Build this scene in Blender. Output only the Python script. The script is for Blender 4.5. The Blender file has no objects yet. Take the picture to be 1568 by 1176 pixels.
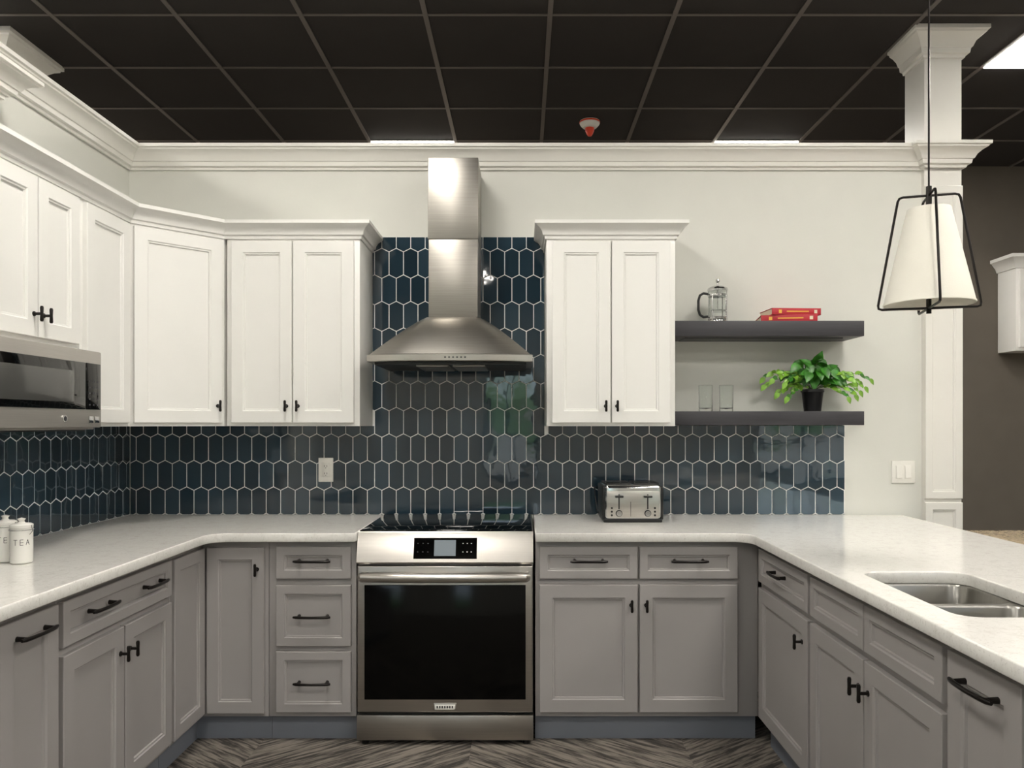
import bpy, bmesh, math, random
from mathutils import Matrix, Vector
random.seed(7)
R=math.radians
S=bpy.context.scene
# ------------------------------------------------------------ materials
def lin(c):
    if isinstance(c,str):
        c=c.lstrip('#'); c=[int(c[i:i+2],16)/255 for i in (0,2,4)]
    return tuple((x/12.92 if x<=0.04045 else ((x+0.055)/1.055)**2.4) for x in c)+(1,)
class NT:
    def __init__(s,name):
        s.m=bpy.data.materials.new(name); s.m.use_nodes=True
        s.t=s.m.node_tree; s.n=s.t.nodes; s.p=s.n['Principled BSDF']
    def new(s,t,**k):
        n=s.n.new(t)
        for a,b in k.items(): setattr(n,a,b)
        return n
    def l(s,a,b): s.t.links.new(a,b)
    def math(s,op,a,b=None):
        n=s.new('ShaderNodeMath',operation=op)
        for i,v in enumerate((a,b)):
            if v is None: continue
            if isinstance(v,(int,float)): n.inputs[i].default_value=v
            else: s.l(v,n.inputs[i])
        return n.outputs[0]
def mat(name,col,rough=.5,metal=0,var=.04,scale=6,bump=0,bscale=80,stretch=None,**kw):
    T=NT(name); c=lin(col) if isinstance(col,str) else tuple(col)+(1,)
    tc=T.new('ShaderNodeTexCoord'); mp=T.new('ShaderNodeMapping')
    T.l(tc.outputs['Object'],mp.inputs[0])
    if stretch: mp.inputs['Scale'].default_value=stretch
    nz=T.new('ShaderNodeTexNoise'); nz.inputs['Scale'].default_value=scale
    T.l(mp.outputs[0],nz.inputs[0])
    r=T.new('ShaderNodeValToRGB')
    r.color_ramp.elements[0].position=.3; r.color_ramp.elements[1].position=.7
    r.color_ramp.elements[0].color=tuple(x*(1-var) for x in c[:3])+(1,)
    r.color_ramp.elements[1].color=tuple(min(1,x*(1+var)) for x in c[:3])+(1,)
    T.l(nz.outputs[0],r.inputs[0]); T.l(r.outputs[0],T.p.inputs['Base Color'])
    T.p.inputs['Roughness'].default_value=rough; T.p.inputs['Metallic'].default_value=metal
    for k,v in kw.items(): T.p.inputs[k.replace('_',' ')].default_value=v
    if bump:
        n2=T.new('ShaderNodeTexNoise'); n2.inputs['Scale'].default_value=bscale
        T.l(mp.outputs[0],n2.inputs[0])
        b=T.new('ShaderNodeBump'); b.inputs['Strength'].default_value=bump; b.inputs['Distance'].default_value=.002
        T.l(n2.outputs[0],b.inputs['Height']); T.l(b.outputs[0],T.p.inputs['Normal'])
    return T.m
M_wall=mat('wall_paint','#d4d4cd',.75,bump=.1,bscale=200,var=.015)
M_trim=mat('trim_white','#e1dfd9',.4,var=.01)
M_white=mat('cabinet_white','#e4e3df',.38,var=.01)
M_gray=mat('cabinet_gray','#9c9896',.42,var=.015)
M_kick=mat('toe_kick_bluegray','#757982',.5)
M_black=mat('black_hardware','#1d1917',.34,.6)
M_brown=mat('brown_wall','#5f5850',.8)
M_steel=mat('brushed_steel','#bbb7b1',.3,1,var=.05,scale=5,stretch=(1,1,90))
M_steelv=mat('brushed_steel_hood','#a8a49d',.36,1,var=.08,scale=5,stretch=(1,1,120))
M_msteel=mat('microwave_steel','#b3afa9',.4,.65,var=.04,scale=5,stretch=(1,1,90))
M_sink=mat('sink_steel','#9c9a95',.28,1,var=.06,stretch=(1,20,1))
M_chrome=mat('chrome','#d0d0d0',.12,1)
M_glassblk=mat('black_glass','#050505',.05,var=0)
M_oven=mat('oven_window','#040404',.12,var=0,Specular_IOR_Level=.2)
M_mwin=mat('microwave_window','#4a4a48',.12,var=0)
M_blkpl=mat('black_plastic','#0d0d0d',.35)
M_grout=mat('grout','#ebebe8',.85)
M_shelf=mat('shelf_charcoal','#343337',.45,stretch=(1,20,20),var=.1)
M_plate=mat('switch_plate_white','#e6e4dd',.35)
M_red=mat('book_red','#a8202c',.5,var=.1)
M_paper=mat('book_pages','#d9cfb5',.8)
M_gold=mat('book_label','#d8a53c',.5)
M_leaf=mat('leaf_green','#32711c',.4,var=.45,scale=30)
M_leaf2=mat('leaf_light_green','#6f9c30',.4,var=.3,scale=30)
M_stem=mat('stem_green','#4c6b25',.5)
M_soil=mat('soil','#2a1e15',.9,bump=.5)
M_pot=mat('black_pot','#131315',.35)
M_cer=mat('white_ceramic','#e4e2dc',.25)
M_dtext=mat('dark_print','#3a3a3a',.6)
M_grid=mat('ceiling_grid_metal','#67605b',.5)
M_orange=mat('orange_red_plastic','#e0401c',.35)
M_shade=mat('linen_shade','#e8e5da',.85,var=.03,bump=.2,bscale=300)
M_granite=mat('beige_granite','#b5a48a',.2,var=.3,scale=60)
def emis(name,col,st):
    T=NT(name); c=lin(col)
    T.p.inputs['Base Color'].default_value=c
    T.p.inputs['Emission Color'].default_value=c; T.p.inputs['Emission Strength'].default_value=st
    return T.m
M_screen=emis('oven_display','#6a7278',.35)
M_panel=emis('light_panel_diffuser','#fffaf1',38)
T=NT('clear_glass'); T.p.inputs['Transmission Weight'].default_value=1; T.p.inputs['Roughness'].default_value=0.01; T.p.inputs['IOR'].default_value=1.3
T.p.inputs['Base Color'].default_value=(.95,.97,.96,1); M_glass=T.m
def quartz():
    T=NT('white_quartz'); tc=T.new('ShaderNodeTexCoord')
    a=T.new('ShaderNodeTexNoise'); a.inputs['Scale'].default_value=30; a.inputs['Detail'].default_value=8; a.inputs['Roughness'].default_value=.75
    T.l(tc.outputs['Object'],a.inputs[0])
    r=T.new('ShaderNodeValToRGB'); e=r.color_ramp.elements
    e[0].position=.33; e[0].color=lin('#d3d0ca'); e[1].position=.5; e[1].color=lin('#e0ded9')
    T.l(a.outputs[0],r.inputs[0])
    v=T.new('ShaderNodeTexNoise'); v.inputs['Scale'].default_value=150; T.l(tc.outputs['Object'],v.inputs[0])
    r2=T.new('ShaderNodeValToRGB'); e=r2.color_ramp.elements
    e[0].position=.3; e[0].color=(.72,.7,.68,1); e[1].position=.40; e[1].color=(1,1,1,1)
    T.l(v.outputs[0],r2.inputs[0])
    m=T.new('ShaderNodeMix',data_type='RGBA',blend_type='MULTIPLY'); m.inputs[0].default_value=.6
    T.l(r.outputs[0],m.inputs[6]); T.l(r2.outputs[0],m.inputs[7]); T.l(m.outputs[2],T.p.inputs['Base Color'])
    T.p.inputs['Roughness'].default_value=.13
    return T.m
M_quartz=quartz()
def tilemat():
    T=NT('blue_glazed_tile')
    at=T.new('ShaderNodeAttribute',attribute_name='tint')
    r=T.new('ShaderNodeValToRGB'); e=r.color_ramp.elements
    e[0].color=lin('#1d2c36'); e[1].color=lin('#2c3f4b')
    T.l(at.outputs['Fac'],r.inputs[0]); T.l(r.outputs[0],T.p.inputs['Base Color'])
    T.p.inputs['Roughness'].default_value=.05
    T.p.inputs['Coat Weight'].default_value=.7; T.p.inputs['Coat Roughness'].default_value=.02
    tc=T.new('ShaderNodeTexCoord'); n=T.new('ShaderNodeTexNoise'); n.inputs['Scale'].default_value=9
    T.l(tc.outputs['Object'],n.inputs[0]); b=T.new('ShaderNodeBump'); b.inputs['Strength'].default_value=.07; b.inputs['Distance'].default_value=.01
    T.l(n.outputs[0],b.inputs['Height']); T.l(b.outputs[0],T.p.inputs['Normal']); T.l(b.outputs[0],T.p.inputs['Coat Normal'])
    return T.m
M_tile=tilemat()
def carpet():
    T=NT('striped_carpet'); tc=T.new('ShaderNodeTexCoord'); sp=T.new('ShaderNodeSeparateXYZ')
    T.l(tc.outputs['Object'],sp.inputs[0]); x,y=sp.outputs[0],sp.outputs[1]
    f=T.math('FRACT',T.math('MULTIPLY',T.math('ADD',x,20.35),1/1.83))
    tri=T.math('MULTIPLY',T.math('ABSOLUTE',T.math('SUBTRACT',f,.5)),1.83)
    u=T.math('ADD',T.math('MULTIPLY',y,.80),T.math('MULTIPLY',tri,-.60))
    v=T.math('ADD',T.math('MULTIPLY',y,.6),T.math('MULTIPLY',tri,.8))
    cb=T.new('ShaderNodeCombineXYZ'); T.l(T.math('MULTIPLY',u,65),cb.inputs[0]); T.l(T.math('MULTIPLY',v,5),cb.inputs[1])
    sg=T.math('FLOOR',T.math('MULTIPLY',T.math('ADD',x,20.35),1/.915)); T.l(T.math('MULTIPLY',sg,7.3),cb.inputs[2])
    n=T.new('ShaderNodeTexNoise'); n.inputs['Scale'].default_value=1; n.inputs['Detail'].default_value=6; n.inputs['Roughness'].default_value=.65; T.l(cb.outputs[0],n.inputs[0])
    r=T.new('ShaderNodeValToRGB'); e=r.color_ramp.elements
    e[0].position=.42; e[0].color=lin('#35312d'); e[1].position=.58; e[1].color=lin('#827a71')
    T.l(n.outputs[0],r.inputs[0]); T.l(r.outputs[0],T.p.inputs['Base Color']); T.p.inputs['Roughness'].default_value=.95
    n2=T.new('ShaderNodeTexNoise'); n2.inputs['Scale'].default_value=400; T.l(tc.outputs['Object'],n2.inputs[0])
    b=T.new('ShaderNodeBump'); b.inputs['Strength'].default_value=.4; b.inputs['Distance'].default_value=.004
    T.l(n2.outputs[0],b.inputs['Height']); T.l(b.outputs[0],T.p.inputs['Normal'])
    return T.m
M_carpet=carpet()
M_ceil=mat('ceiling_tile_dark','#2b2725',.9,bump=.3,bscale=300,var=.06)

# ------------------------------------------------------------ builder
I4=Matrix()
class B:
    def __init__(s): s.bm=bmesh.new(); s.mats=[]; s.M=I4.copy()
    def mi(s,m):
        if m not in s.mats: s.mats.append(m)
        return s.mats.index(m)
    def add(s,vs,fs,m):
        k=s.mi(m); V=[s.bm.verts.new(s.M@Vector(v)) for v in vs]
        for f in fs:
            try:
                F=s.bm.faces.new([V[i] for i in f]); F.material_index=k; F.smooth=True
            except ValueError: pass
    def box(s,x0,x1,y0,y1,z0,z1,m,bev=0,seg=2):
        t=bmesh.new(); bmesh.ops.create_cube(t,size=1)
        for v in t.verts:
            v.co=Vector(((x0+x1)/2+v.co.x*(x1-x0),(y0+y1)/2+v.co.y*(y1-y0),(z0+z1)/2+v.co.z*(z1-z0)))
        if bev: bmesh.ops.bevel(t,geom=t.edges[:],offset=bev,segments=seg,affect='EDGES',profile=.5)
        t.verts.index_update(); s.add([v.co.copy() for v in t.verts],[[v.index for v in f.verts] for f in t.faces],m); t.free()
    def loops(s,L,m,cap0=True,cap1=True,closed=True):
        n=len(L[0]); vs=[p for l in L for p in l]; fs=[]
        for i in range(len(L)-1):
            for j in range(n if closed else n-1):
                k=(j+1)%n; fs.append([i*n+j,i*n+k,(i+1)*n+k,(i+1)*n+j])
        if cap0: fs.append(list(range(n))[::-1])
        if cap1: fs.append([(len(L)-1)*n+j for j in range(n)])
        s.add(vs,fs,m)
    def cyl(s,p0,p1,r0,m,r1=None,seg=20):
        s.tube([p0,p1],[r0,r0 if r1 is None else r1],m,seg)
    def tube(s,pts,r,m,seg=8,closed=False):
        P=[Vector(p) for p in pts]; n=len(P)
        rr=r if isinstance(r,(list,tuple)) else [r]*n
        L=[]; ref=None
        for i in range(n):
            if closed: d=(P[(i+1)%n]-P[i-1])
            else: d=(P[min(i+1,n-1)]-P[max(i-1,0)])
            d.normalize()
            if ref is None:
                ref=Vector((0,0,1)) if abs(d.z)<.9 else Vector((1,0,0))
            a=(ref-d*ref.dot(d)).normalized(); b=d.cross(a); ref=a
            L.append([P[i]+(a*math.cos(2*math.pi*j/seg)+b*math.sin(2*math.pi*j/seg))*rr[i] for j in range(seg)])
        if closed: L.append(L[0]); s.loops(L,m,False,False)
        else: s.loops(L,m)
    def lathe(s,prof,c,m,seg=32,cap0=True,cap1=True):
        L=[[Vector((c[0]+r*math.cos(2*math.pi*j/seg),c[1]+r*math.sin(2*math.pi*j/seg),c[2]+z)) for j in range(seg)] for r,z in prof]
        s.loops(L,m,cap0,cap1)
    def rect_loops(s,w,h,spec,m,x=0,z=0):
        L=[[ (x+i,y,z+i),(x+w-i,y,z+i),(x+w-i,y,z+h-i),(x+i,y,z+h-i)] for i,y in spec]
        s.loops(L,m)
    def obj(s,name,ang=32,parent=None,weld=False):
        if weld: bmesh.ops.remove_doubles(s.bm,verts=s.bm.verts,dist=1e-5)
        bmesh.ops.recalc_face_normals(s.bm,faces=s.bm.faces)
        me=bpy.data.meshes.new(name); s.bm.to_mesh(me); s.bm.free()
        for m in s.mats: me.materials.append(m)
        me.set_sharp_from_angle(angle=R(ang))
        o=bpy.data.objects.new(name,me); S.collection.objects.link(o)
        if parent: o.parent=parent
        return o
def frame(x,y,rot): return Matrix.Translation((x,y,0))@Matrix.Rotation(R(rot),4,'Z')
def door(b,x,z,w,h,m,rail=.055,y0=0,t=.02):
    b.rect_loops(w,h,[(0,y0),(0,y0-t+.002),(.002,y0-t),(rail,y0-t),(rail+.004,y0-t+.004),(rail+.009,y0-t+.005),(rail+.011,y0-t+.011)],m,x,z)
def tknob(b,x,z,vert=True,y=-.02):
    b.cyl((x,y+.001,z),(x,y-.026,z),.005,M_black,seg=10)
    b.cyl((x,y+.0005,z),(x,y-.003,z),.009,M_black,seg=12)
    d=Vector((0,0,.027)) if vert else Vector((.027,0,0)); c=Vector((x,y-.028,z))
    b.tube([c-d,c-d*.8,c,c+d*.8,c+d],[.004,.0062,.0052,.0062,.004],M_black,10)
def pull(b,x,z,l=.16,y=-.02):
    for sx in(-1,1):
        b.tube([(x+sx*l*.38,y+.001,z),(x+sx*l*.38,y-.03,z)],[.008,.0055],M_black,10)
    b.tube([(x-l/2,y-.026,z),(x-l*.42,y-.029,z),(x-l*.3,y-.033,z),(x,y-.036,z),(x+l*.3,y-.033,z),(x+l*.42,y-.029,z),(x+l/2,y-.026,z)],[.0045,.0065,.006,.0055,.006,.0065,.0045],M_black,10)
def sweep(b,path,prof,m):
    P=[Vector(p) for p in path]; n=len(P); L=[]
    for i in range(n):
        ns=[]
        if i>0: d=(P[i]-P[i-1]).normalized(); ns.append(Vector((d.y,-d.x)))
        if i<n-1: d=(P[i+1]-P[i]).normalized(); ns.append(Vector((d.y,-d.x)))
        if len(ns)==1: o=ns[0]
        else:
            a=(ns[0]+ns[1]).normalized(); o=a/max(.2,a.dot(ns[0]))
        L.append([(P[i].x+o.x*d_,P[i].y+o.y*d_,z) for d_,z in prof])
    b.loops(L,m)

H=1.386; CZ=3.386; D=3.98
# ------------------------------------------------------------ shell
b=B(); b.box(-6,6.6,-5,6.1,-.1,0,M_carpet); b.obj('floor')
b=B(); b.box(-6,6.6,-5,6.1,CZ,CZ+.1,M_ceil)
gx=[.135+.61*k for k in range(-10,11) if -6<.135+.61*k<6.6]
gy=[4.33+.56*k for k in range(-16,4) if -5<4.33+.56*k<6.0]
for x in gx: b.box(x-.012,x+.012,-5,6.0,CZ-.006,CZ+.02,M_grid)
for y in gy: b.box(-6,6.6,y-.008,y+.008,CZ-.0045,CZ+.02,M_grid)
b.obj('ceiling')
b=B(); b.box(-6,6.6,6.0,6.1,0,CZ,M_brown); b.obj('wall_far')
b=B(); b.box(-6.1,-6,-5,6.1,0,CZ,M_wall); b.obj('wall_outer_left')
b=B(); b.box(6.6,6.7,-5,6.1,0,CZ,M_wall); b.obj('wall_outer_right')
wins=[(-5.2,-3.6),(-.62,.22),(4.0,5.6)]
b=B(); xs=[-6]+[v for w in wins for v in w]+[6.6]
for i in range(0,len(xs),2): b.box(xs[i],xs[i+1],-5.12,-5,0,CZ,M_wall)
for a,c in wins:
    b.box(a,c,-5.12,-5,0,.45,M_wall); b.box(a,c,-5.12,-5,2.55,CZ,M_wall)
b.obj('wall_rear')
for i,(a,c) in enumerate(wins):
    b=B()
    b.box(a,c,-5.09,-5.02,.45,.52,M_blkpl,.004); b.box(a,c,-5.09,-5.02,2.48,2.55,M_blkpl,.004)
    b.box(a,a+.05,-5.09,-5.02,.52,2.48,M_blkpl,.004); b.box(c-.05,c,-5.09,-5.02,.52,2.48,M_blkpl,.004)
    m=(a+c)/2; b.box(m-.02,m+.02,-5.08,-5.03,.52,2.48,M_blkpl,.003); b.box(a+.05,c-.05,-5.08,-5.03,1.1,1.14,M_blkpl,.003)
    b.obj('window_%d'%(i+1))
WT=2.80; CXR=2.25
b=B(); b.box(-2.15,2.06,D,4.15,0,WT,M_wall); b.obj('wall_back')
b=B(); b.box(-2.15,-2.032,.5,D,0,WT,M_wall); b.obj('wall_left')
def crownprof(z0,z1,p):
    h=z1-z0
    return [(0,z0),(.012*p/.1,z0),(.016*p/.1,z0+.10*h),(.03*p/.1,z0+.14*h),(.034*p/.1,z0+.32*h),(.040*p/.1,z0+.34*h),
            (.05*p/.1,z0+.52*h),(.07*p/.1,z0+.68*h),(.088*p/.1,z0+.76*h),(.09*p/.1,z0+.82*h),(p,z0+.85*h),(p,z1),(0,z1)]
b=B(); b.box(2.06,CXR,3.95,4.15,0,CZ-.0,M_trim)
b.M=frame(2.06,3.95,0)
door(b,0.0,1.0,CXR-2.06,1.60,M_trim,rail=.035,t=.014); door(b,0.0,.1,CXR-2.06,.88,M_trim,rail=.035,t=.014)
b.M=I4.copy()
pr=crownprof(3.255,CZ,.095)
sweep(b,[(2.06,4.15),(2.06,3.95),(CXR,3.95),(CXR,4.15)],pr,M_trim)
b.obj('wall_end_column')
b=B(); b.box(-3.0,-2.70,4.0,4.22,WT-2.8,CZ,M_trim)
sweep(b,[(-3.0,4.22),(-3.0,4.0),(-2.70,4.0),(-2.70,4.22),(-3.0,4.22)],crownprof(3.24,CZ,.12),M_trim)
b.obj('background_column')
b=B(); sweep(b,[(-2.03,.5),(-2.03,D),(2.06,D),(2.06,3.936),(CXR,3.936),(CXR,4.15)],crownprof(2.69,WT,.095),M_trim); b.obj('trim_1')
b=B(); b.box(-2.03,-1.92,.5,2.86,2.585,2.67,M_trim)
sweep(b,[(-1.92,.5),(-1.92,2.86),(-2.03,2.86)],crownprof(2.60,2.685,.09),M_trim)
b.obj('trim_2')
# ------------------------------------------------------------ light panels
def panel(x,y):
    b=B(); b.box(x+.012,x+.598,y+.008,y+.552,CZ-.010,CZ-.002,M_panel); return b.obj('ceiling_light_panel')
for x,y in [(.135-1.22,5.45),(.135+1.22,5.45),(.135+2.44,3.77),(.135-3.66,5.45),(.135-3.66,3.21)]: panel(x,y)  # last panel is out of view, an added light to brighten the background column
for x in (-3.525,-1.085,1.355,3.795):
    for y in (2.09,-.15,-2.95): panel(x,y)
b=B(); c=(.445,5.1,CZ)
b.lathe([(.035,-.0),(.065,-.002),(.066,-.02),(.06,-.03),(.045,-.045),(.03,-.048)],c,M_plate,cap0=True)
b.lathe([(.03,-.046),(.03,-.065),(.022,-.085),(.012,-.1),(.0,-.102)],c,M_orange,seg=20)
b.lathe([(.067,-.006),(.0685,-.008),(.0685,-.014),(.067,-.016)],c,M_orange,cap0=False,cap1=False)
b.obj('smoke_detector')

# ------------------------------------------------------------ backsplash
def clip(poly,axis,val,keep):
    out=[]
    for i in range(len(poly)):
        p,q=poly[i],poly[(i+1)%len(poly)]
        ip=(p[axis]-val)*keep>=0; iq=(q[axis]-val)*keep>=0
        if ip: out.append(p)
        if ip!=iq:
            t=(val-p[axis])/(q[axis]-p[axis]); out.append((p[0]+t*(q[0]-p[0]),p[1]+t*(q[1]-p[1])))
    return out
TW,TP,TA=.0745,.1366,.020
def hexes(u0,u1,v0,v1,uoff,test):
    res=[]; g=.0020; r0=int((v0-1.049)/TP)-2
    for r in range(r0,r0+20):
        vc=1.049+TP*(r+.5); off=(r%2)*TW/2+uoff
        for k in range(int((u0-off)/TW)-2,int((u1-off)/TW)+3):
            uc=off+k*TW; w=TW/2-g; s=(TP-TA)/2-.0005; a=TA-g*.3
            lim=test(uc,vc)
            if lim is None: continue
            P=[(uc-w,vc-s),(uc,vc-s-a+g),(uc+w,vc-s),(uc+w,vc+s),(uc,vc+s+a-g),(uc-w,vc+s)]
            for ax,val,kp in ((0,lim[0],1),(0,lim[1],-1),(1,lim[2],1),(1,lim[3],-1)):
                P=clip(P,ax,val,kp)
                if len(P)<3: break
            if len(P)<3: continue
            res.append(P)
    return res
def build_tiles(b,polys,fn,lay):
    for P in polys:
        c=(sum(p[0] for p in P)/len(P),sum(p[1] for p in P)/len(P))
        tx,ty=random.gauss(0,.004),random.gauss(0,.004)
        tint=random.random()
        L=[]
        for ins,d in ((0,.001),(0,.0045),(.0010,.0054)):
            l=[]
            for p in P:
                dx,dy=c[0]-p[0],c[1]-p[1]; q=math.hypot(dx,dy) or 1
                x,y=p[0]+dx/q*ins,p[1]+dy/q*ins
                dd=d+(tx*(x-c[0])+ty*(y-c[1]) if d>.002 else 0)
                l.append(fn(x,y,dd))
            L.append(l)
        n0=len(b.bm.faces); b.loops(L,M_tile,False,True)
        b.bm.faces.ensure_lookup_table()
        for f in b.bm.faces[n0:]:
            for v in f.verts: v[lay]=tint
fnb=lambda u,v,d:(u,D-.003-d,v)
def lower(u,v):
    if v>1.45: return None
    if v>1.30 and -.772<u<.113: return None
    return (-2.02,1.66,.916,1.374 if u>.5 else 1.371)
def strip(u,v):
    return (-.772,.113,.916,2.345) if (v>1.30 and -.772<u<.113) else None
def strip2(u,v):
    if v>1.45 and (-.772-TW/2<u<=-.772 or .113<=u<.113+TW/2): return (-.772,.113,1.38,2.345)
    return strip(u,v)
b=B(); lay=b.bm.verts.layers.float.new('tint')
b.box(-2.02,1.662,D-.0065,D-.0005,.9145,1.3705,M_grout)
build_tiles(b,hexes(-2.02,1.66,.916,1.5,.02,lower),fnb,lay); b.obj('backsplash_tile',ang=20)
b=B(); lay=b.bm.verts.layers.float.new('tint')
b.box(-.772,.113,D-.0065,D-.0005,1.3705,2.347,M_grout)
build_tiles(b,hexes(-.8,.14,.916,2.345,.02,strip2),fnb,lay); b.obj('backsplash_tile',ang=20)
b=B(); lay=b.bm.verts.layers.float.new('tint')
b.box(-2.0315,-2.0252,1.3,D-.007,.9145,1.3705,M_grout)
build_tiles(b,hexes(1.3,3.97,.916,1.371,.03,lambda u,v:(1.3,D-.010,.916,1.371)),lambda u,v,d:(-2.029+d,u,v),lay)
b.obj('backsplash_tile',ang=20)

# ------------------------------------------------------------ upper cabinets
UZ0,UZ1=1.372,2.29
def upper(x,y,rot,w,ndoor,z0=UZ0,z1=UZ1,depth=.309,knob='in',name='upper_cabinet'):
    b=B(); b.M=frame(x,y,rot)
    b.box(0,w,0,depth,z0,z1,M_white,.002)
    top=2.255-z0-.02; dz=z0+.016
    if ndoor==2:
        dw=(w-2*.026-.006)/2
        door(b,.026,dz,dw,top,M_white); door(b,.032+dw,dz,dw,top,M_white)
        kz=z0+.095
        tknob(b,.026+dw-.024,kz); tknob(b,.032+dw+.024,kz)
    else:
        door(b,.022,dz,w-.044,top,M_white)
        tknob(b,(w-.046) if knob=='r' else .046,z0+.095)
    return b.obj(name)
upper(-1.407,3.67,0,.633,2)
upper(.115,3.67,0,.612,2)
upper(-1.72,2.99,90,.375,1,knob='l')
upper(-1.72,2.43,90,.556,2,z0=1.672)
b=B(); pts=[(-2.03,3.37),(-1.72,3.37),(-1.42,3.67),(-1.42,D-.001),(-2.03,D-.001)]
b.loops([[(x,y,UZ0) for x,y in pts],[(x,y,UZ1) for x,y in pts]],M_white)
b.M=frame(-1.72,3.37,45); w=math.hypot(.30,.30)
door(b,.015,UZ0+.016,w-.03,2.255-UZ0-.02,M_white); tknob(b,w-.04,UZ0+.095)
b.obj('corner_upper_cabinet')
cp=[(0.0005,2.262),(.008,2.262),(.010,2.276),(.018,2.28),(.022,2.296),(.034,2.312),(.048,2.32),(.052,2.324),(.056,2.326),(.056,2.342),(0.0005,2.342)]
b=B(); sweep(b,[(-1.72,2.43),(-1.72,3.37),(-1.42,3.67),(-.774,3.67),(-.774,D-.012)],cp,M_white); b.obj('cabinet_crown_molding')
b=B(); sweep(b,[(.115,D-.012),(.115,3.67),(.727,3.67),(.727,D-.001)],cp,M_white); b.obj('cabinet_crown_molding')
# ------------------------------------------------------------ base cabinets
BZ0,BZ1=.112,.875
def basebody(b,w,depth,x0=0):
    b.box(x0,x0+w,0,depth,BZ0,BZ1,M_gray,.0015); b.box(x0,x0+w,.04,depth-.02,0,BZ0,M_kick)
def openbody(b,w,depth):
    b.box(0,w,0,.018,BZ0,BZ1,M_gray); b.box(0,.018,.018,depth,BZ0,BZ1,M_gray); b.box(w-.018,w,.018,depth,BZ0,BZ1,M_gray)
    b.box(.018,w-.018,depth-.012,depth,BZ0,BZ1,M_gray); b.box(.018,w-.018,.018,depth-.012,BZ0,BZ0+.018,M_gray)
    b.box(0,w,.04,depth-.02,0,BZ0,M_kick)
DRZ=(.713,.851); DOZ=(.135,.687)
FY=3.35
XL,XR=-1.39,1.025
b=B(); b.M=frame(.056,FY,0); basebody(b,.968,.62)
wd=.424
for i in range(2):
    x=.018+i*(wd+.009)
    door(b,x,DRZ[0],wd,DRZ[1]-DRZ[0],M_gray,rail=.034); pull(b,x+wd/2,(DRZ[0]+DRZ[1])/2+.01)
    door(b,x,DOZ[0],wd,DOZ[1]-DOZ[0],M_gray)
tknob(b,.018+wd-.028,.60); tknob(b,.027+wd+.028,.60)
b.obj('base_cabinet')
b=B(); b.M=frame(-1.10,FY,0); basebody(b,.378,.62)
for z0,z1 in ((.713,.851),(.421,.685),(.135,.398)):
    door(b,.034,z0,.324,z1-z0,M_gray,rail=.036); pull(b,.196,(z0+z1)/2+(.01 if z0>.7 else 0))
b.obj('drawer_base_cabinet')
b=B(); b.box(-2.02,-1.102,FY,D-.012,BZ0,BZ1,M_gray); b.box(-2.02,XL,3.027,FY,BZ0,BZ1,M_gray)
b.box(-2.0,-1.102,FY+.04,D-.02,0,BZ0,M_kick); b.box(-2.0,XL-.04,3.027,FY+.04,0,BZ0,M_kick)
b.M=frame(-1.369,FY,0); door(b,.003,.13,.248,.717,M_gray,rail=.05); tknob(b,.222,.755)
b.M=frame(XL,3.03,90); door(b,.008,.13,.288,.717,M_gray,rail=.05)
b.obj('corner_base_cabinet')
def base_side(x,y,rot,w,kind,depth=.61,hollow=False):
    b=B(); b.M=frame(x,y,rot)
    (openbody if hollow else basebody)(b,w,depth)
    h=DRZ[1]-DRZ[0]
    if kind=='wide1':
        door(b,.012,DRZ[0],w-.024,h,M_gray,rail=.034); 
        pull(b,w*.28,.792); pull(b,w*.76,.792)
    elif kind=='sink':
        wd=(w-.032)/2
        door(b,.012,DRZ[0],wd,h,M_gray,rail=.034); door(b,.02+wd,DRZ[0],wd,h,M_gray,rail=.034)
    elif kind=='single':
        door(b,.02,DRZ[0],w-.03,h,M_gray,rail=.034); pull(b,w/2,.792,.15)
        door(b,.02,DOZ[0],w-.03,DOZ[1]-DOZ[0],M_gray); tknob(b,w-.06,.60)
    elif kind=='full':
        door(b,.010,DOZ[0],w-.02,DRZ[1]-DOZ[0],M_gray); pull(b,w/2,.80,.16)
    if kind in('wide1','sink'):
        wd=(w-.032)/2
        door(b,.012,DOZ[0],wd,DOZ[1]-DOZ[0],M_gray); door(b,.02+wd,DOZ[0],wd,DOZ[1]-DOZ[0],M_gray)
        tknob(b,.012+wd-.028,.60); tknob(b,.02+wd+.028,.60)
    return b.obj('sink_base_cabinet' if kind=='sink' else 'base_cabinet')
base_side(XL,2.290,90,.735,'wide1')
base_side(XL,2.01,90,.278,'full'); base_side(XL,1.43,90,.578,'wide1')
base_side(XR,3.305,-90,.595,'single'); base_side(XR,2.708,-90,.872,'sink',hollow=True)
base_side(XR,1.834,-90,.29,'full'); base_side(XR,1.542,-90,.54,'single')
b=B(); b.box(1.637,1.665,1.0,D-.012,0,.875,M_gray,.002); b.obj('peninsula_back_panel')

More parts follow.
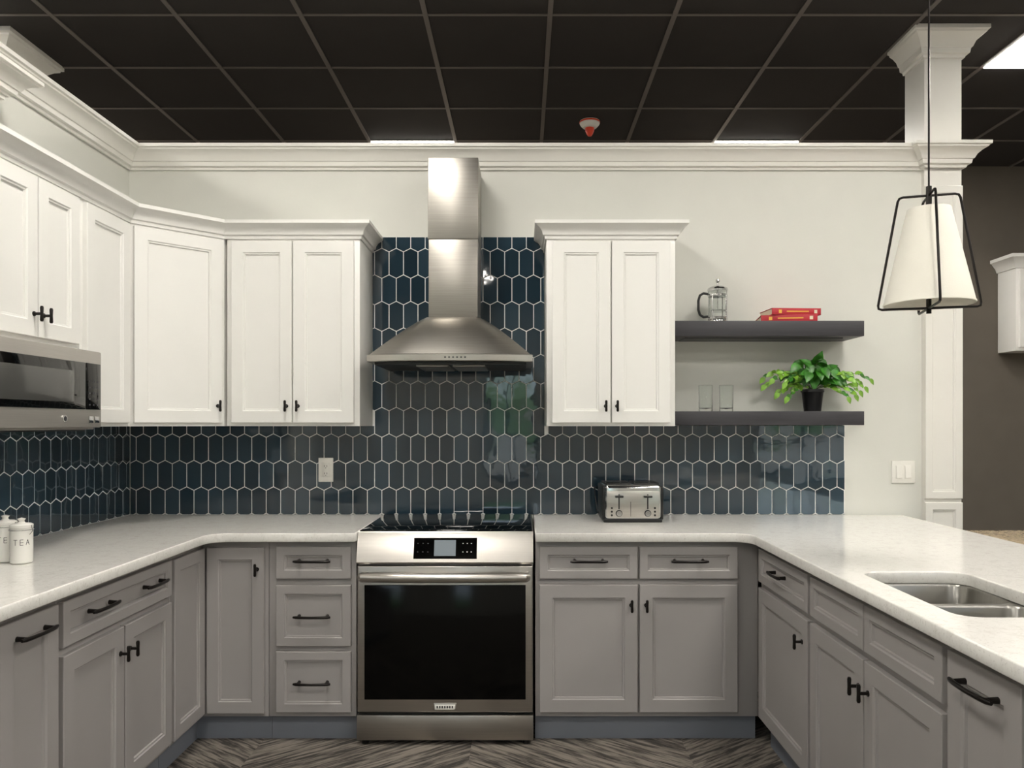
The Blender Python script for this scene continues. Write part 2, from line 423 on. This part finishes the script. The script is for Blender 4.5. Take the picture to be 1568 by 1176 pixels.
# ------------------------------------------------------------ countertops
def rr(x0,x1,y0,y1,r,n=6):
    P=[]
    for cx,cy,a in ((x1-r,y0+r,-90),(x1-r,y1-r,0),(x0+r,y1-r,90),(x0+r,y0+r,180)):
        for i in range(n+1):
            t=R(a+90*i/n); P.append((cx+r*math.cos(t),cy+r*math.sin(t)))
    return P
def counter(name,polys,z0,z1,m,bev=.004):
    cu=bpy.data.curves.new(name,'CURVE'); cu.dimensions='2D'; cu.fill_mode='BOTH'
    cu.extrude=(z1-z0)/2-bev; cu.bevel_depth=bev; cu.bevel_resolution=1
    for P in polys:
        s=cu.splines.new('POLY'); s.points.add(len(P)-1); s.use_cyclic_u=True
        for q,p in zip(s.points,P): q.co=(p[0],p[1],0,1)
    o=bpy.data.objects.new('tmp',cu); S.collection.objects.link(o)
    dg=bpy.context.evaluated_depsgraph_get(); me=bpy.data.meshes.new_from_object(o.evaluated_get(dg))
    bpy.data.objects.remove(o); me.transform(Matrix.Translation((0,0,(z0+z1)/2)))
    me.materials.clear(); me.materials.append(m)
    ob=bpy.data.objects.new(name,me); S.collection.objects.link(ob); return ob
def arc(cx,cy,r,a0,a1,n=6): return [(cx+r*math.cos(R(a0+(a1-a0)*i/n)),cy+r*math.sin(R(a0+(a1-a0)*i/n))) for i in range(n+1)]
e=.004
CF=3.30; rc=.08; EL,ER=-1.335,.972
left=[(-2.022+e,1.40),(EL-e,1.40)]+arc(EL+rc,CF-rc,rc+e,180,90)+[(-.721,CF+e),(-.721,D-.013),(-2.022+e,D-.013)]
counter('countertop',[left],.876,.914,M_quartz)
right=[(.060,CF+e)]+arc(ER-rc,CF-rc,rc+e,90,0)+[(ER+e,1.0),(1.95,1.0),(1.95,D-.013),(.060,D-.013)]
SX0,SX1,SY0,SY1=1.065,1.40,1.872,2.45
counter('countertop',[right,rr(SX0,SX1,SY0,SY1,.06)],.876,.914,M_quartz)
b=B()
def bowl(y0,y1,f0,f1):
    L=[]
    for ins,z,r in ((0,.8752,.055),(.003,.868,.055),(.012,.72,.05),(.035,.69,.04),(.1,.683,.02)):
        L.append([(x,y,z) for x,y in rr(SX0+ins,SX1-ins,y0+ins,y1-ins,max(r,.02))])
    L.insert(0,[(min(max(x,SX0-.01),SX1+.01),y,.8752) for x,y in rr(SX0-.01,SX1+.01,y0-f0,y1+f1,.006)])
    b.loops(L,M_sink,False,True)
    cx,cy=(SX0+SX1)/2,(y0+y1)/2
    b.lathe([(.045,.0),(.04,.003),(.03,-.0005)],(cx,cy,.6835),M_chrome,24)
bowl(2.178,2.45,.01,.01); bowl(1.872,2.158,.01,.01)
b.obj('kitchen_sink')

# ------------------------------------------------------------ range
RX=-.333; b=B(); x0,x1=RX-.379,RX+.379
b.box(x0,x1,3.36,D-.02,.03,.905,M_steel,.003)
b.box(x0-.001,x1+.001,3.345,D-.014,.905,.916,M_steel,.002)
b.box(x0+.004,x1-.004,3.350,D-.016,.9155,.9185,M_glassblk,.001)
prof=[(3.36,.78),(3.305,.782),(3.30,.79),(3.338,.906),(3.345,.916),(3.36,.916)]
b.loops([[(x,y,z) for y,z in prof] for x in (x0,x1)],M_steel)
n=Vector((0,-(.906-.79),(3.338-3.30))).normalized()
def cpq(xa,xb,ta,tb_,off,m):
    f=lambda t:(3.30+.038*t,.79+.116*t)
    ya,za=f(ta); yb,zb=f(tb_)
    q=lambda o:[(xa,ya+n.y*o,za+n.z*o),(xb,ya+n.y*o,za+n.z*o),(xb,yb+n.y*o,zb+n.z*o),(xa,yb+n.y*o,zb+n.z*o)]
    b.loops([q(-.002),q(off)],m)
cpq(RX-.135,RX+.137,.12,.86,.0015,M_glassblk); cpq(RX-.047,RX+.046,.22,.78,.002,M_screen)
for i in range(2):
    for j in range(3):
        cpq(RX-.12+j*.022,RX-.115+j*.022,.35+i*.3,.375+i*.3,.002,M_shelf); cpq(RX+.075+j*.018,RX+.079+j*.018,.35+i*.3,.375+i*.3,.002,M_plate)
b.box(x0+.002,x1-.002,3.315,3.36,.142,.772,M_steel,.005,3)
b.box(x0+.032,x1-.032,3.3125,3.32,.197,.690,M_oven,.002)
b.box(RX-.05,RX+.05,3.312,3.32,.150,.182,M_steel,.002); b.box(RX-.044,RX+.044,3.3112,3.315,.155,.177,M_plate,.001)
for i in range(7): b.box(RX-.036+i*.0108,RX-.030+i*.0108,3.3108,3.312,.161,.171,M_dtext)
hz=.733
b.tube([(x0+.02,3.268,hz),(x0+.03,3.262,hz),(RX-.2,3.252,hz),(RX,3.249,hz),(RX+.2,3.252,hz),(x1-.03,3.262,hz),(x1-.02,3.268,hz)],[.015,.0205,.0215,.0215,.0215,.0205,.015],M_steel,16)
for s_ in(-1,1): b.box(RX+s_*.345-.014,RX+s_*.345+.014,3.265,3.32,hz-.014,hz+.014,M_steel,.003)
b.box(x0-.001,x1+.001,3.312,3.36,.022,.130,M_steel,.004)
b.box(x0+.005,x1-.005,3.345,3.6,.128,.145,M_blkpl)
for sx in (x0+.03,x1-.03):
    for yy in (3.345,3.9): b.cyl((sx,yy,0),(sx,yy,.035),.016,M_blkpl,seg=14)
b.obj('kitchen_range')

# ------------------------------------------------------------ range hood
b=B(); HX=-.333
def sec(w,c,fs,fc,z,n=6):
    P=[(HX-w,D-.012,z),(HX-w,fs,z)]
    for i in range(1,n): t=i/n; P.append((HX-w+(w-c)*t,fs+(fc-fs)*math.sin(t*math.pi/2)*.93,z))
    P.append((HX-c,fc,z)); P.append((HX,fc-.010*(c/.17)**2,z)); P.append((HX+c,fc,z))
    for i in range(n-1,0,-1): t=i/n; P.append((HX+w-(w-c)*t,fs+(fc-fs)*math.sin(t*math.pi/2)*.93,z))
    P+=[(HX+w,fs,z),(HX+w,D-.012,z)]
    return P
L=[]
for i in range(17):
    t=i/16
    w=.123+(.372-.123)*(1-t)**.84; c=.12+.06*(1-t)
    fs=3.70-(.16)*(1-t)**1.0; fc=3.70-.20*(1-t)**.7
    L.append(sec(w,c,fs,fc,1.70+.195*t))
b.loops(L,M_steelv)
b.loops([sec(.378,.18,3.53,3.49,1.668),sec(.380,.18,3.528,3.488,1.671),sec(.380,.18,3.528,3.488,1.698),sec(.374,.18,3.535,3.497,1.702)],M_steel)
b.loops([sec(.35,.15,3.56,3.52,1.655),sec(.35,.15,3.56,3.52,1.669)],M_blkpl)
b.box(HX-.16,HX-.01,3.57,3.9,1.648,1.656,M_steel,.002); b.box(HX+.01,HX+.16,3.57,3.9,1.648,1.656,M_steel,.002)
b.box(HX-.118,HX+.118,3.70,D-.012,1.89,2.30,M_steelv,.003); b.box(HX-.121,HX+.121,3.695,D-.012,2.27,2.66,M_steelv,.003)
for i in range(6): b.box(HX-.02+i*.018,HX-.012+i*.018,3.4765,3.49,1.681,1.688,M_dtext)
b.obj('range_hood')

# ------------------------------------------------------------ microwave
b=B(); b.M=frame(-1.66,2.23,90); w=.755; z0,z1=1.362,1.662
b.box(0,w,.0,.36,z0,z1,M_msteel,.003)
b.box(0,w,-.03,.0,z0+.008,z1-.002,M_msteel,.006)
b.box(.02,w-.115,-.034,-.02,z0+.075,z1-.05,M_glassblk,.003)
b.box(.09,w-.19,-.0355,-.03,z0+.10,z1-.085,M_mwin,.002)
b.box(w-.110,w-.012,-.034,-.02,z0+.075,z1-.05,M_glassblk,.003)
for i in range(3):
    for j in range(5): b.box(w-.095+i*.027,w-.085+i*.027,-.0347,-.033,z0+.09+j*.022,z0+.096+j*.022,M_shelf)
b.cyl((w*.68,-.03,z0+.04),(w*.68,-.033,z0+.04),.013,M_chrome,seg=20); b.cyl((w*.68,-.033,z0+.04),(w*.68,-.0335,z0+.04),.009,M_shelf,seg=20)
for i in range(2): b.box(w-.09+i*.04,w-.06+i*.04,-.0325,-.03,z0+.025,z0+.05,M_chrome,.001)
b.box(.03,w-.03,.02,.33,z0-.006,z0+.002,M_blkpl)
b.obj('microwave_oven')

# ------------------------------------------------------------ shelves
for z0,z1 in((1.808,1.882),(1.376,1.444)):
    b=B(); b.box(.729,1.655,3.73,D-.001,z0,z1,M_shelf,.002); b.box(.80,1.58,3.80,3.95,z0-.004,z0,M_shelf) if z0>1.5 else None; b.obj('floating_shelf')

c=(.975,3.85,1.8825); x,y,z=c; b=B()
b.lathe([(.044,.012),(.046,.014),(.046,.165),(.044,.165),(.0435,.016)],c,M_glass,32,False,False)
b.lathe([(.0,.0),(.048,.0),(.049,.006),(.048,.014),(.0,.014)],c,M_chrome,32,False,False)
for zz in (.02,.135): b.lathe([(.0468,zz),(.0485,zz+.001),(.0485,zz+.011),(.0468,zz+.012)],c,M_chrome,32,False,False)
for k in range(4):
    a=R(45+90*k); b.tube([(x+.048*math.cos(a),y+.048*math.sin(a),z+.0),(x+.048*math.cos(a),y+.048*math.sin(a),z+.14)],.003,M_chrome,8)
b.lathe([(.05,.162),(.051,.17),(.047,.178),(.03,.186),(.01,.189),(.004,.19),(.004,.205),(.009,.208),(.011,.214),(.009,.221),(.0,.224)],c,M_chrome,32)
b.lathe([(.042,.06),(.042,.066),(.0,.067)],c,M_chrome,32); b.cyl((x,y,z+.06),(x,y,z+.19),.0025,M_chrome,seg=8)
b.tube([(x-.048,y,z+.148),(x-.07,y,z+.152),(x-.088,y,z+.142),(x-.096,y,z+.115),(x-.096,y,z+.07),(x-.088,y,z+.045),(x-.07,y,z+.033),(x-.048,y,z+.036)],.0065,M_blkpl,10)
b.obj('french_press')
b=B()
def book(cx,cy,z,w,d,h,rot):
    b.M=Matrix.Translation((cx,cy,z))@Matrix.Rotation(R(rot),4,'Z')
    b.box(-w/2,w/2,-d/2,d/2,0,.003,M_red,.001); b.box(-w/2,w/2,-d/2,d/2,h-.003,h,M_red,.001)
    b.box(-w/2,w/2,-d/2,-d/2+.004,0,h,M_red,.0015); b.box(-w/2+.004,w/2-.004,-d/2+.003,d/2-.004,.003,h-.003,M_paper)
    b.box(-w*.36,-w*.30,-d/2-.0006,-d/2+.002,h*.25,h*.75,M_gold); b.box(-w*.2,w*.25,-d/2-.0006,-d/2+.002,h*.42,h*.6,M_gold); b.box(w*.36,w*.42,-d/2-.0006,-d/2+.002,h*.25,h*.75,M_paper)
book(1.315,3.85,1.882,.265,.19,.033,-9); book(1.335,3.85,1.9155,.245,.17,.033,3)
b.M=I4.copy(); b.obj('stack_of_books')
for x in(.915,1.018):
    b=B(); b.lathe([(.0,.0),(.031,.0),(.0335,.004),(.0345,.13),(.0335,.131),(.0325,.13),(.0315,.018),(.0,.014)],(x,3.85,1.4443),M_glass,32,False,False); b.obj('drinking_glass')
# plant
b=B(); c=(1.447,3.845,1.4443); x,y,z=c
b.lathe([(.0,0),(.04,0),(.041,.004),(.052,.095),(.056,.097),(.056,.11),(.052,.11),(.05,.10),(.0,.098)],c,M_pot,32,False,False)
b.lathe([(.049,.1),(.0,.105)],c,M_soil,24,False,False)
def leaf(p,d,up,L,m):
    d=Vector(d).normalized(); up=Vector(up); s=d.cross(up)
    if s.length<.05: s=d.cross(Vector((1,0,0)))
    s.normalize(); n=s.cross(d).normalized(); P=[]; p=Vector(p)
    out=[(0,0),(.08,.20),(.28,.34),(.5,.32),(.72,.2),(.9,.07),(1,0)]
    for t,w in out: P.append(p+d*t*L-n*(t*t*.25*L))
    vs=P[:]; 
    for (t,w),q in zip(out[1:-1],P[1:-1]): vs.append(q+s*w*L+n*w*.3*L-d*(.08*L if t<.1 else 0))
    for (t,w),q in zip(out[1:-1],P[1:-1]): vs.append(q-s*w*L+n*w*.3*L-d*(.08*L if t<.1 else 0))
    for v in vs:
        v.y=min(v.y,D-.01)
        if v.z<1.452: v.z=1.452
    fs=[[0,1,7],[0,12,1]]
    for i in range(1,5): fs+= [[i,i+1,6+i+1,6+i],[i+1,i,11+i,11+i+1]]
    fs+=[[5,6,11],[6,5,16]]
    b.add(vs,fs,m)
def stem(pts,nl,L0,mm,r=.0018):
    P=[Vector(p) for p in pts]; Q=[]
    for i in range(13):
        t=i/12; a=P[0].lerp(P[1],t).lerp(P[1].lerp(P[2],t),t); Q.append(a)
    b.tube(Q,r,M_stem,5)
    for k in range(nl):
        i=int(12*(.3+.7*(k+.5)/nl)); i=min(i,12); d=(Q[i]-Q[i-1]).normalized()
        side=d.cross(Vector((0,0,1))).normalized()*(1 if k%2 else -1)
        dd=d*.6+side*.5+Vector((random.uniform(-.4,.4),random.uniform(-.6,.0),random.uniform(-.5,.3)))
        leaf(Q[i],dd,Vector((random.uniform(-.3,.3),-1.0,.7)),L0*random.uniform(.75,1.2),random.choice(mm))
    leaf(Q[-1],Q[-1]-Q[-2]+Vector((0,0,-.01)),(0,-1,.6),L0,mm[0])
top=Vector((x,y,z+.10))
for k in range(26):
    a=random.uniform(0,2*math.pi); rr_=random.uniform(.03,.12); h=random.uniform(.04,.15)*(1.1-rr_*3)+.03
    q=top+Vector((rr_*math.cos(a),rr_*.7*math.sin(a)-.01,h)); mid=top+Vector((rr_*.3*math.cos(a),rr_*.3*math.sin(a),h*.9))
    stem([top,mid,q],2,.066,[M_leaf,M_leaf,M_leaf])
for dx,dz,dy in ((-.24,.03,-.02),(-.21,.06,-.05),(-.19,-.01,-.06),(-.23,.07,.03),(-.15,-.03,-.08),(-.16,.04,-.08),(.25,.02,-.02),(.28,.06,-.01),(.24,.05,.02),(.18,-.02,-.07),(.21,.0,-.05),(.17,.05,-.07),(.14,-.03,-.08)):
    stem([top,top+Vector((dx*.5,dy*.5,dz+.085)),top+Vector((dx,dy,dz))],8,.038,[M_leaf2,M_leaf2,M_leaf],.0014)
b.obj('potted_plant',ang=60)

# ------------------------------------------------------------ toaster
b=B(); b.M=Matrix.Translation((.525,3.77,.9143)); w,d,h=.29,.24,.18
b.box(-w/2,-w/2+.014,-d/2+.01,d/2,.012,h-.008,M_blkpl,.006,3); b.box(w/2-.014,w/2,-d/2+.01,d/2,.012,h-.008,M_blkpl,.006,3)
b.box(-w/2+.010,w/2-.010,-d/2,d/2,.014,h,M_chrome,.018,5)
b.box(-w/2+.006,w/2-.006,-d/2+.006,d/2-.006,.0,.018,M_blkpl,.004)
b.box(-w/2+.02,w/2-.02,-d/2-.002,-d/2+.01,.024,h-.03,M_steel,.002)
for sx in(-1,1):
    b.box(sx*.068-.062,sx*.068+.062,-d/2+.03,d/2-.03,h-.002,h+.005,M_blkpl,.002)
    for k in(-1,1): b.box(sx*.068-.055,sx*.068+.055,k*.035-.014,k*.035+.014,h+.004,h+.006,M_oven)
    b.box(sx*.068-.003,sx*.068+.003,-d/2-.003,-d/2,.065,h-.045,M_blkpl)
    b.box(sx*.068-.02,sx*.068+.02,-d/2-.022,-d/2-.002,h-.060,h-.050,M_blkpl,.003)
    b.cyl((sx*.068,-d/2,.045),(sx*.068,-d/2-.014,.045),.013,M_chrome,seg=24); b.cyl((sx*.068,-d/2,.045),(sx*.068,-d/2-.005,.045),.016,M_blkpl,seg=24)
    for k in range(3): b.cyl((sx*.068+sx*.034,-d/2,.036+k*.017),(sx*.068+sx*.034,-d/2-.004,.036+k*.017),.005,M_blkpl,seg=12)
b.tube([(-.012,-d/2-.002,.03),(-.012,-d/2-.003,.1)],.001,M_blkpl,5)
b.M=I4.copy()
b.tube([(.39,3.80,.935),(.372,3.83,.95),(.365,3.86,1.02),(.367,3.92,1.06),(.38,3.962,1.06)],.0035,M_blkpl,6)
b.obj('toaster')
b=B(); b.M=frame(-1.012,D-.0090,0); z=1.146
b.box(-.038,.038,-.006,.0,z-.062,z+.062,M_plate,.0025,3); b.box(-.018,.018,-.0075,-.004,z-.036,z+.036,M_plate,.001)
for k in(-1,1):
    b.box(-.008,-.0055,-.0082,-.007,z+k*.019-.004,z+k*.019+.005,M_blkpl); b.box(.005,.0075,-.0082,-.007,z+k*.019-.004,z+k*.019+.005,M_blkpl)
    b.cyl((0,-.007,z+k*.019-.009),(0,-.0082,z+k*.019-.009),.0022,M_blkpl,seg=10)
b.obj('wall_outlet')
b=B(); b.M=frame(1.965,D-.0005,0); z=1.134
b.box(-.06,.06,-.006,.0,z-.058,z+.058,M_plate,.0025,3)
for k in(-1,1):
    b.box(k*.023-.0175,k*.023+.0175,-.0075,-.004,z-.035,z+.035,M_plate,.001); 
    b.loops([[(k*.023-.015,-.007,z-.032),(k*.023+.015,-.007,z-.032),(k*.023+.015,-.007,z+.032),(k*.023-.015,-.007,z+.032)],[(k*.023-.014,-.0115,z-.030),(k*.023+.014,-.0115,z-.030),(k*.023+.014,-.008,z+.030),(k*.023-.014,-.008,z+.030)]],M_plate)
b.obj('light_switch_plate')

# ------------------------------------------------------------ pendant
b=B(); PX,PY=1.350,2.56; z0,z1=1.768,2.152
b.M=Matrix.Translation((PX,PY,0))@Matrix.Rotation(R(-16),4,'Z')
def trap(ax):
    P=[]
    for s_,(ha,zz) in ((1,(.092,z1-.01)),(1,(.157,z0)),(-1,(.157,z0)),(-1,(.092,z1-.01))):
        P.append(Vector((s_*ha if ax==0 else 0,s_*ha if ax==1 else 0,zz)))
    Q=[]
    for i in range(4):
        p,a,c=P[i],P[i-1],P[(i+1)%4]; r=.014
        for t in (0,.5,1):
            u=p+(a-p).normalized()*r; v=p+(c-p).normalized()*r
            Q.append(u.lerp(p,t).lerp(p.lerp(v,t),t))
    b.tube(Q,.0042,M_black,8,closed=True)
trap(0); trap(1)
b.lathe([(.066,z1-.055),(.138,z0+.012),(.1365,z0+.012),(.0645,z1-.055)],(0,0,0),M_shade,48,False,False)
b.lathe([(.066,z1-.055),(.0,z1-.053)],(0,0,0),M_shade,32,False,False)
b.lathe([(.1385,z0+.012),(.1395,z0+.014),(.1385,z0+.018)],(0,0,0),M_shade,48,False,False)
b.cyl((0,0,z1-.06),(0,0,z1+.02),.009,M_black); b.cyl((0,0,z1-.062),(0,0,z1-.045),.026,M_black)
b.cyl((0,0,z1-.13),(0,0,z1-.06),.02,M_black); b.lathe([(.0,-.16),(.02,-.155),(.03,-.135),(.026,-.11),(.013,-.085),(.013,-.06)],(0,0,z1-.06),M_cer,20)
b.cyl((0,0,z0-.018),(0,0,z0+.03),.008,M_black)
b.cyl((0,0,z1+.015),(0,0,CZ-.02),.0032,M_black,seg=8)
b.lathe([(.06,CZ-.001),(.06,CZ-.012),(.05,CZ-.022),(.006,CZ-.03)],(0,0,0),M_black,32)
b.obj('pendant_lamp')

# ------------------------------------------------------------ canisters
def canister(x,y,h,r):
    b=B(); b.lathe([(.0,0),(r-.004,0),(r,.004),(r,h),(r-.003,h+.003),(0,h+.003)],(x,y,.9143),M_cer,36,False,False)
    b.lathe([(r+.001,h+.003),(r+.001,h+.012),(r-.006,h+.016),(.012,h+.018),(.008,h+.024),(.013,h+.032),(.0,h+.036)],(x,y,.914),M_cer,36)
    b.tube([(x+(r+.003)*math.cos(t),y+(r+.003)*math.sin(t),.914+h-.004) for t in [2*math.pi*i/32 for i in range(32)]],.0012,M_chrome,6,closed=True)
    b.tube([(x+r,y-.01,.914+h-.02),(x+r+.01,y-.01,.914+h-.008),(x+r+.006,y-.01,.914+h+.012)],.0015,M_chrome,6)
    a0=math.atan2(0-y,0-x)
    def st(u0,v0,u1,v1):
        P=[]
        for i in range(4):
            t=i/3; u=u0+(u1-u0)*t; v=v0+(v1-v0)*t; a=a0+u/r; P.append((x+(r+.0004)*math.cos(a),y+(r+.0004)*math.sin(a),.914+h*.62+v))
        b.tube(P,.0009,M_dtext,5)
    for k in range(3):
        u=-.018+.018*k
        if k==0: st(u-.006,.009,u+.006,.009); st(u,.009,u,-.009)
        if k==1: st(u-.004,.009,u-.004,-.009); [st(u-.004,q,u+.005,q) for q in(.009,0,-.009)]
        if k==2: st(u-.005,-.009,u,.009); st(u+.005,-.009,u,.009); st(u-.003,-.002,u+.003,-.002)
    return b.obj('tea_canister')
canister(-1.69,2.60,.118,.034); canister(-1.765,2.63,.124,.035)

# ------------------------------------------------------------ background right
b=B(); b.M=frame(3.70,5.78,0); b.box(0,.8,0,.219,1.93,2.58,M_white,.002); door(b,.02,1.955,.37,.58,M_white); door(b,.40,1.955,.37,.58,M_white)
b.M=I4.copy(); sweep(b,[(3.70,5.999),(3.70,5.78),(4.50,5.78),(4.50,5.999)],[(0,2.55),(.01,2.55),(.02,2.58),(.05,2.62),(.06,2.625),(.06,2.65),(0,2.65)],M_white)
b.obj('background_wall_cabinet')
b=B(); b.box(2.63,3.6,2.6,4.63,.70,.742,M_granite,.004); b.box(2.68,3.55,2.65,4.58,.0,.70,M_white,.003)
b.M=frame(2.68,4.56,-90); [door(b,.02+.47*i,.1,.45,.57,M_white) for i in range(4)]
b.obj('background_desk')

# ------------------------------------------------------------ world (overcast sky above, blurred greenery and pavement near the horizon) + camera
w=bpy.data.worlds.new('World'); S.world=w; w.use_nodes=True; t=w.node_tree
bg=t.nodes['Background']
tc=t.nodes.new('ShaderNodeTexCoord'); sp=t.nodes.new('ShaderNodeSeparateXYZ'); t.links.new(tc.outputs['Generated'],sp.inputs[0])
nz=t.nodes.new('ShaderNodeTexNoise'); nz.inputs['Scale'].default_value=28; nz.inputs['Detail'].default_value=5; t.links.new(tc.outputs['Generated'],nz.inputs[0])
ma=t.nodes.new('ShaderNodeMath'); ma.operation='MULTIPLY_ADD'; t.links.new(nz.outputs[0],ma.inputs[0]); ma.inputs[1].default_value=.22; t.links.new(sp.outputs[2],ma.inputs[2])
rp=t.nodes.new('ShaderNodeValToRGB'); e=rp.color_ramp.elements
e[0].position=.0; e[0].color=(.16,.16,.15,1); e[1].position=.24; e[1].color=(.72,.86,1,1)
k=e.new(.08); k.color=(.30,.31,.30,1); k=e.new(.11); k.color=(.08,.14,.07,1); k=e.new(.15); k.color=(.16,.26,.15,1)
t.links.new(ma.outputs[0],rp.inputs[0]); t.links.new(rp.outputs[0],bg.inputs[0]); bg.inputs[1].default_value=4.0
cam=bpy.data.cameras.new('Camera'); co=bpy.data.objects.new('Camera',cam); S.collection.objects.link(co)
co.location=(0,0,H); co.rotation_euler=(R(90),0,0)
cam.sensor_width=36; cam.lens=1180/1568*36; cam.shift_x=-16/1568; cam.shift_y=60/1568; cam.clip_start=.05
S.camera=co
S.view_settings.view_transform='Standard'
